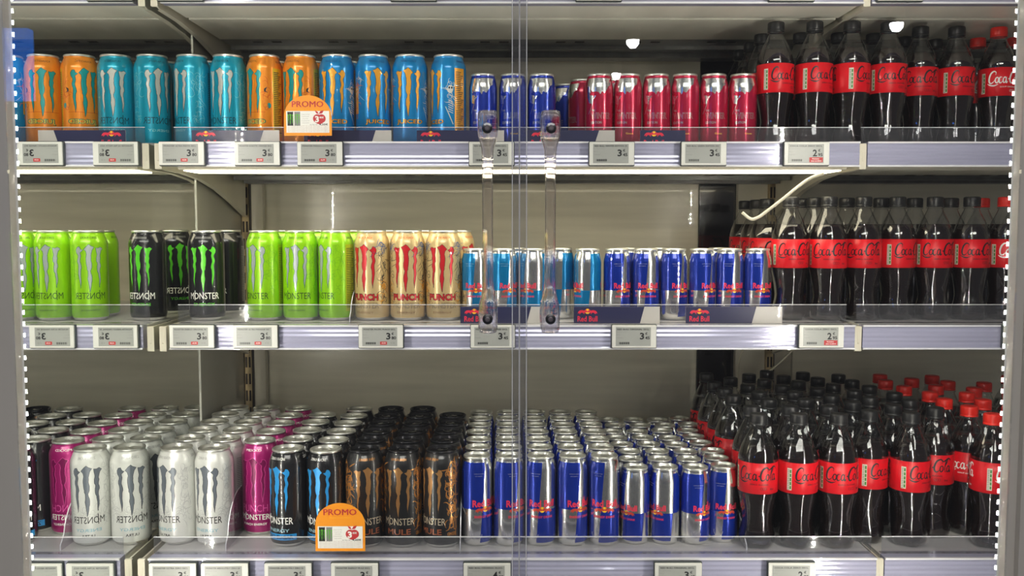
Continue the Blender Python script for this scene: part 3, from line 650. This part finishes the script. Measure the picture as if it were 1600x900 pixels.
for u, s, t, e, c, red, lab in [
    (284, 'top', 'MONSTER ULTRA FIESTA 50CL', '3', '80', 1, 'price tag under the left turquoise can on the top rail'),
    (402, 'top', 'MONSTER KHAOTIC ORANGE 50CL', '3', '80', 1, 'price tag under the orange cans on the top rail'),
    (500, 'top', 'MONSTER MANGO LOCO 50CL', '3', '80', 1, 'price tag just below the upper promotion card'),
    (768, 'top', 'RED BULL BLUE EDITION 25CL', '3', '45', 0, 'price tag behind the left door handle on the top rail'),
    (956, 'top', 'RED BULL WINTER EDITION 25', '3', '45', 0, 'price tag under the leftmost crimson cans on the top rail'),
    (1100, 'top', 'RED BULL GREEN EDITION 25C', '3', '45', 0, 'price tag under the rightmost crimson cans on the top rail'),
    (1261, 'top', 'COCA COLA ZERO 50CL', '2', '95', 2, 'price tag reading 2.95 under bottles on the top rail'),
    (300, 'middle', 'MONSTER ENERGY ORIGINAL 50', '3', '80', 1, 'price tag under the black and green cans on the middle rail'),
    (399, 'middle', 'MONSTER ULTRA PARADISE 50C', '3', '80', 1, 'price tag under the lime-green cans on the middle rail'),
    (595, 'middle', 'MONSTER PACIFIC PUNCH 50CL', '3', '80', 1, 'price tag under the champagne cans on the middle rail'),
    (770, 'middle', 'RED BULL SUGARFREE 25CL', '3', '45', 0, 'price tag behind the left door handle on the middle rail'),
    (991, 'middle', 'RED BULL ORIGINAL 25CL', '3', '45', 0, 'price tag under the small blue-and-silver cans on the middle rail'),
    (1284, 'middle', 'COCA COLA ZERO 50CL', '2', '95', 2, 'price tag reading 2.95 under bottles on the middle rail'),
    (1604, 'middle', 'COCA COLA ORIGINAL 50CL', '2', '95', 0, 'price tag cut off by the right door frame, middle rail'),
    (270, 'bottom', 'MONSTER ULTRA ZERO 50CL', '3', '80', 1, 'price tag leftmost of two under the white cans, bottom rail'),
    (351, 'bottom', 'MONSTER ABSOLUTELY ZERO 50', '3', '80', 1, 'price tag rightmost of two under the white cans, bottom rail'),
    (450, 'bottom', 'MONSTER ABSOLUTELY ZERO 50', '3', '80', 1, 'price tag under the black-and-blue cans, bottom rail'),
    (554, 'bottom', 'MONSTER ENERGY MULE 50CL', '3', '80', 1, 'price tag just below the lower promotion card'),
    (761, 'bottom', 'RED BULL ORIGINAL 35,5CL', '4', '85', 0, 'price tag under the taller blue-and-silver cans, bottom rail'),
    (1060, 'bottom', 'RED BULL ORIGINAL 25CL', '3', '45', 0, 'price tag under the small blue-and-silver cans, bottom rail'),
    (1238, 'bottom', 'COCA COLA ZERO 50CL', '2', '95', 2, 'price tag under the black-capped bottles, bottom rail'),
    (281, 'head', 'BOISSON', '3', '80', 1, 'price tag on the highest rail, leftmost, only its bottom edge showing'),
    (646, 'head', 'BOISSON', '3', '80', 1, 'price tag on the highest rail, above the sky-blue cans'),
    (936, 'head', 'BOISSON', '3', '45', 0, 'price tag on the highest rail, above the crimson cans'),
    (1238, 'head', 'BOISSON', '2', '95', 0, 'price tag on the highest rail, above the leftmost bottles'),
    (1408, 'head', 'BOISSON', '2', '95', 0, 'price tag on the highest rail, above the right-hand bay')]:
    bot = s == 'bottom'
    price_tag(u, s, TB if bot else TY, {'top': zt, 'middle': zm, 'bottom': zb_, 'head': zh}[s], t, e, c, red, lab)

# printed brand strips standing behind the clear lip
def strip(u, s, first, label, cut=None):
    y = 1.6605; v = 209 if s == 'top' else 489; x = PX(u, v, y); z = DECKZ[s]
    hz = 1000*(.0245 if s == 'top' else .0305); L = -25 if not first else first; R_ = 131 if not cut else cut
    r = empty('shelf_strip', (x, y, z+.0005), label, 'shelf strip', 'printed strips along the shelf fronts')
    b = MB(); b.box(L/1000, R_/1000, 0, .0012, 0, hz/1000, STRIPC)
    face_art(b, [[(L, 0), (min(95, R_), 0), (min(103, R_), hz), (L, hz)]], NAVY, -.0003)
    q = -6 if s == 'top' else 0
    rr, yy = bulls(0, 21.5+q*.6, .92); face_art(b, yy, SUN, -.0005); face_art(b, rr, RBRED, -.0007)
    T = text('Red Bull', 0, 8.5+q, 36, 10, .02); T = [[(px_, max(0, pz)) for px_, pz in t] for t in T]
    face_art(b, T, RBRED, -.0005)
    b.build('printed_card', r)
for k, (u, s) in enumerate([(322, 'top'), (497, 'top'), (673, 'top'), (846, 'top'), (1022, 'top')]):
    strip(u, s, None, ['navy strip with red bulls under the left orange cans', 'navy strip partly behind the upper promotion card', 'navy strip with red bulls under the right sky-blue cans, top shelf', 'navy strip behind the right door handle, top shelf', 'navy strip with red bulls under the crimson cans'][k], 56 if k == 4 else None)
for k, u in enumerate((741, 918, 1093)):
    strip(u, 'middle', None, ['navy strip behind the left door handle, middle shelf', 'navy strip under the azure and silver cans', 'navy strip under the rightmost small blue-and-silver cans, middle shelf'][k], 150 if k == 2 else None)

# promotion cards
def promo(u, v0, v1, y, s, label):
    x = PX(u, v1, y); z0 = PZ(v1, y); Wd = 41.0; H = 1000*(PZ(v0, y)-z0)
    r = empty('promotion_card', (x, y, z0), label, 'promotion card', 'orange promotion cards'); b = MB()
    out = [(-Wd, 0), (Wd, 0), (Wd, H-36)] + [(Wd*math.cos(t*PI/20), H-36 + 36*math.sin(t*PI/20)) for t in range(1, 20)] + [(-Wd, H-36)]
    for t in fill(out):
        face_art(b, [t], ORNG, 0); b.poly([(p[0]/1000, .0012, p[1]/1000) for p in t[::-1]], ORNG)
    b.grid([[(p[0]/1000, 0, p[1]/1000) for p in out+out[:1]], [(p[0]/1000, .0012, p[1]/1000) for p in out+out[:1]]], ORNG, False)
    face_art(b, rect(-37, 37, 5, 42), WHITET, -.0003)
    face_art(b, text('PROMO', 0, H-15, 54, 10, .02), REDT, -.0004)
    face_art(b, text('fidelite et proximite', 0, H-24.5, 34, 2), SUN, -.0004)
    for cx_, m, m2 in ((-30, BLACKT, BLUEL), (-18, GREYT, BLUEL)):
        face_art(b, rect(cx_-5, cx_+5, 17, 41), m, -.0005); f, _ = claw_art(cx_, 37, .22, .9); face_art(b, f, m2, -.0007)
        face_art(b, rect(cx_-4, cx_+4, 40.4, 41.4), TAGF, -.0006)
    face_art(b, ell(16.5, 29, 7.5, 7.5)+ell(23.5, 29, 7.5, 7.5)+ell(20, 26.5, 8, 7), REDT, -.0005); face_art(b, fill([(19, 37), (22, 42), (28, 43.5), (25, 38)])+fill([(19, 37), (15, 38), (12, 43), (17, 41)]), REDT, -.0005)
    face_art(b, text('3', 16, 28, 7, 11, .04)+text('80€', 24, 31, 7, 3.4, .02), WHITET, -.0008)
    face_art(b, text('4,20€', 27, 19, 15, 3.6, .03)+text('au lieu de', 10, 19, 13, 1.8), BLACKT, -.0005)
    for i in range(5): face_art(b, text('energy drink 50cl', -4, 36-i*3.6, 14-i % 3*2, 1.6), GREYT, -.0005)
    for i in range(5): face_art(b, text('offre valable dans la limite des stocks disponibles en magasin', 0, 16.5-i*2.4, 70, 1.4), mat('ink_brown', (.35, .16, .12), .5), -.0005)
    b.build('printed_card', r)
promo(481.5, 149, 212, 1.606, 'top', 'orange arched promotion card at the front of the top shelf')
promo(532, 786, 861, 1.490, 'bottom', 'orange arched promotion card at the front of the bottom shelf')

# clear dividers between product columns, nose at the front
def divider(x, dz, y0, label, h=.085, L=.40):
    P = [(0, .0005), (0, .010)] + [(.012+.075*(1-math.cos(t*PI/16)), .010 + (h-.010)*math.sin(t*PI/16)) for t in range(1, 9)] + [(L, h), (L, .0005)]
    b = MB()
    for xx, s in ((-.0008, 1), (.0008, -1)):
        for t in fill(P): b.poly([(xx, p, q) for p, q in (t if s > 0 else t[::-1])], ACRYL)
    b.grid([[(-.0008, p, q) for p, q in P+P[:1]], [(.0008, p, q) for p, q in P+P[:1]]], EDGE, False)
    o = b.build('shelf_divider', loc=(x, y0, dz)); meta(o, label, 'shelf divider', 'clear plastic shelf dividers')
def gapx(shelf_, ka, kb):
    A = [i for i in ITEMS if i['shelf'] == shelf_]; fa = sorted([i for i in A if i['kind'] == ka and i['y'] < (1.68 if shelf_ == 'bottom' else 1.77)], key=lambda i: i['x'])[-1]
    fb = [i for i in A if i['kind'] == kb and i['y'] < (1.68 if shelf_ == 'bottom' else 1.77) and i['x'] > fa['x']]; fb = min(fb, key=lambda i: i['x'])
    return (fa['x']+RAD.get(ka, .033) + fb['x']-RAD.get(kb, .033))/2
divider(gapx('bottom', 'white', 'pink'), DECKZ['bottom'], 1.540, 'clear divider between the white and magenta cans', L=.55)
divider(gapx('bottom', 'mule', 'bull_tall'), DECKZ['bottom'], 1.540, 'clear divider between the matt-black and blue-and-silver cans', L=.55)
divider(gapx('middle', 'paradise', 'punch'), DECKZ['middle'], 1.68, 'clear divider between the lime-green and champagne cans', L=.10, h=.06)
divider(PX(1163, 800, 1.56), DECKZ['bottom'], 1.540, 'clear divider between the small blue-and-silver cans and the bottles', L=.05, h=.05)

# cables
tube_m = mat('cable_cream', (.66, .62, .48), .35, 0, .3)
def cable(pts, r, label):
    o = tube('cable', smooth_pts(pts, 5), r, tube_m); meta(o, label, 'cable'); return o
def pt(u, v, y): return (PX(u, v, y), y, PZ(v, y))
cable([pt(1288, 271, 1.66), pt(1262, 281, 1.67), pt(1222, 312, 1.68), pt(1196, 332, 1.69), pt(1184, 340, 1.692), pt(1173, 342, 1.693), pt(1160, 332, 1.693)], .0028, 'thick cream cable hooked in front of the middle shelf bottles')
cable([pt(1250, 535, 2.02), pt(1215, 570, 2.03), pt(1180, 596, 2.05), pt(1165, 597, 2.10)], .0028, 'cream cable slanting down under the middle shelf')
cable([pt(1166, 538, 2.12), pt(1156, 560, 2.13), pt(1153, 590, 2.14), pt(1154, 640, 2.145)], .0022, 'thin cream cable hanging beside the rear black panel')

# ------------------------------------------------------------------ glass doors, handles, frame, LED strips
YD = 1.145
HPL = mat('handle_plastic', (.95, .93, .97), .03, trans=1.0); HPL.node_tree.nodes['Principled BSDF'].inputs['IOR'].default_value = 1.3
_n = HPL.node_tree; _o = _n.nodes['Material Output']; _t = _n.nodes.new('ShaderNodeBsdfTransparent'); _t.inputs[0].default_value = (.93, .90, .95, 1); _x = _n.nodes.new('ShaderNodeMixShader'); _x.inputs[0].default_value = .55
_n.links.new(_t.outputs[0], _x.inputs[1]); _n.links.new(_n.nodes['Principled BSDF'].outputs[0], _x.inputs[2]); _n.links.new(_x.outputs[0], _o.inputs[0])
SCREW = mat('handle_bolt', (.10, .10, .11), .25, .9); PLATE = mat('handle_plate', (.25, .22, .25), .3, .6)
def door(x0, x1, hx, label, side):
    cx = (x0+x1)/2; r = empty('glass_door', (cx, YD, .35), label, 'glass door')
    b = MB(); b.box(x0-cx, x1-cx, 0, .005, 0, 1.8, GLASS); b.build('glass_pane', r)
    e = x0 if side < 0 else x1; b = MB(); b.box(min(e, e-side*.0095)-cx, max(e, e-side*.0095)-cx, -.002, .0072, 0, 1.8, ACRYL)
    for q in (0, .0085): b.box(e+side*-q-cx-.0005, e+side*-q-cx+.0005, -.0025, -.0021, 0, 1.8, EDGE)
    b.build('edge_seal', r)
    # handle: clear bar with two thick end blocks
    yb = 1.110; zz = lambda v: PZ(v, yb) - .35
    secs = [(172, 9, .0), (174, 14, .012), (182, 15.5, .018), (204, 15.5, .020), (215, 14, .020), (232, 9.5, .016), (250, 8.4, .014), (350, 8.0, .014), (440, 8.4, .014), (460, 10, .016), (476, 14, .019), (490, 15, .020), (512, 15, .020), (519, 13, .014), (521, 8, .002)]
    hc = PX(hx, 350, yb)-cx; b = MB(); rows = []
    for v, hw, d in secs:
        wx = hw*yb/FX; y0 = (yb-YD) - .001; back = -.0008 if (v < 216 or v > 474) else (-.018 if 232 <= v <= 460 else -.010); f = min(y0-.0, back-.004) - (.004 if d > .01 else 0); ww = min(wx*.5, .005)
        rows.append([(hc-wx, back, zz(v)), (hc-wx, f+ww*.7, zz(v)), (hc-wx+ww, f, zz(v)), (hc+wx-ww, f, zz(v)), (hc+wx, f+ww*.7, zz(v)), (hc+wx, back, zz(v))])
    b.grid(rows, HPL, True, True); b.poly(rows[0], HPL); b.poly(rows[-1][::-1], HPL)
    h = b.build('handle', r); meta(h, 'clear plastic handle')
    for v in (202, 497):
        b = MB(); n = 16
        for R_, y_, m in ((.0062, -.049, SCREW), (.0030, -.0506, PLATE)):
            ring = lambda rr, yy: [(hc+rr*math.cos(2*PI*i/n), yy, zz(v)+rr*math.sin(2*PI*i/n)) for i in range(n)]
            b.grid([ring(R_, y_+.004), ring(R_, y_), ring(R_*.6, y_-.0006)], m, False, True); b.poly(ring(R_*.6, y_-.0006), m)
        b.build('bolt', h)
xm = PX(811.5, 400, YD)
door(-.6200, xm-.0003, 762, 'left glass door with a clear handle', 1)
door(xm+.0003, .632, 860, 'right glass door with a clear handle', -1)
b = MB(); b.box(-.72, -.6210, 1.150, 1.1640, .3, 2.24, ALU, .003); struct('trim_1', b)
b = MB(); b.box(.6325, .72, 1.150, 1.1640, .3, 2.24, ALU, .003); b.box(.6445, .70, 1.140, 1.1498, .3, 2.24, ALU, .002); struct('trim_2', b)
LEDC = mat('led_lens', (.9, .93, 1.0), .3, emit=2.5)
LEDM = mat('led_dot', (1.0, .95, .84), .4, emit=LED_STRENGTH)
def led_strip(x, y, sx, label):
    """upright LED strip: dots face the goods"""
    r = empty('led_strip', (x, y, .40), label, 'LED strip', 'upright LED strips on the door frames')
    b = MB(); b.box(-.0022, .0022, 0, .004, 0, 1.72, mat('led_housing', (.7, .7, .7), .4)); b.build('strip_housing', r)
    b = MB()
    for k in range(118):
        z = .008+k*.0145
        a = (-.003, .0066, z); c = (.003, .0066, z)
        b.box(-.0016, .0016, .0041, .0066, z, z+.0052, LEDC); b.poly([(-.0016, .0067, z+.0001), (-.0016, .0067, z+.0051), (.0016, .0067, z+.0051), (.0016, .0067, z+.0001)], LEDM)
    b.build('led_dots', r); r.rotation_euler = (0, 0, sx)
led_strip(-.6235, 1.1645, math.radians(-35), 'upright LED strip on the left door frame')
led_strip(.6355, 1.1645, math.radians(35), 'upright LED strip on the right door frame')

# ------------------------------------------------------------------ store side: ceiling spots and a lit blue sign, mirrored faintly in the door glass
def virt(u, v, z=None, Y=None):
    dy, dz = ray(v); q = dz/dy
    t = (z-CAMZ)/q if z else Y
    return ((u-CX)/FX/dy*t, 2*YD - t, CAMZ + q*t)
for k, (u, v, s, lab) in enumerate([(989, 63, .058, 'round ceiling spotlight nearest the middle of the aisle'), (963, 115, .05, 'round ceiling spotlight farthest down the aisle'), (1402, 36, .055, 'round ceiling spotlight far right of the aisle')]):
    p = virt(u, v, z=3.0); r = empty('ceiling_spotlight', p, lab, 'ceiling spotlight', 'ceiling spotlights of the aisle'); n = 20
    ring = lambda R_, z_: [(R_*math.cos(2*PI*i/n), R_*math.sin(2*PI*i/n), z_) for i in range(n)]
    b = MB(); b.grid([ring(s*1.1, 0), ring(s*1.2, .02), ring(s*1.2, .12), ring(s*.4, .14)], ALU, False, True); b.poly(ring(s*.4, .14), ALU); b.build('lamp_housing', r)
    b = MB(); b.grid([ring(s*.7, .03), ring(s, -.005), ring(s*.93, -.035), ring(s*.5, -.065)], mat('spot_bulb', (.95, .97, 1.0), .4, emit=SPOT_STRENGTH), True, True); b.poly(ring(s*.5, -.065)[::-1], MATS['spot_bulb']); b.build('bulb', r)
p = virt(20, 100, Y=5.0); b = MB(); b.box(p[0]-.30, p[0]+.085, p[1]-.06, p[1], p[2]-.19, p[2]+.19, mat('lit_blue_sign', (.03, .22, .95), .4, emit=4.0), .004)
meta(b.build('lit_sign'), 'lit blue sign hanging across the aisle', 'lit sign')

b = MB(); b.box(-1.2, 1.2, -2.3, -1.1, 2.96, 3.0, mat('fill_panel_glow', (1.0, .97, .90), .4, emit=FILL_STRENGTH)); meta(b.build('fill_panel'), 'added unseen fill panel above the aisle brightening the shelf fronts', 'fill light')  # added glowing panel, out of view, brightens rails and fronts of the goods
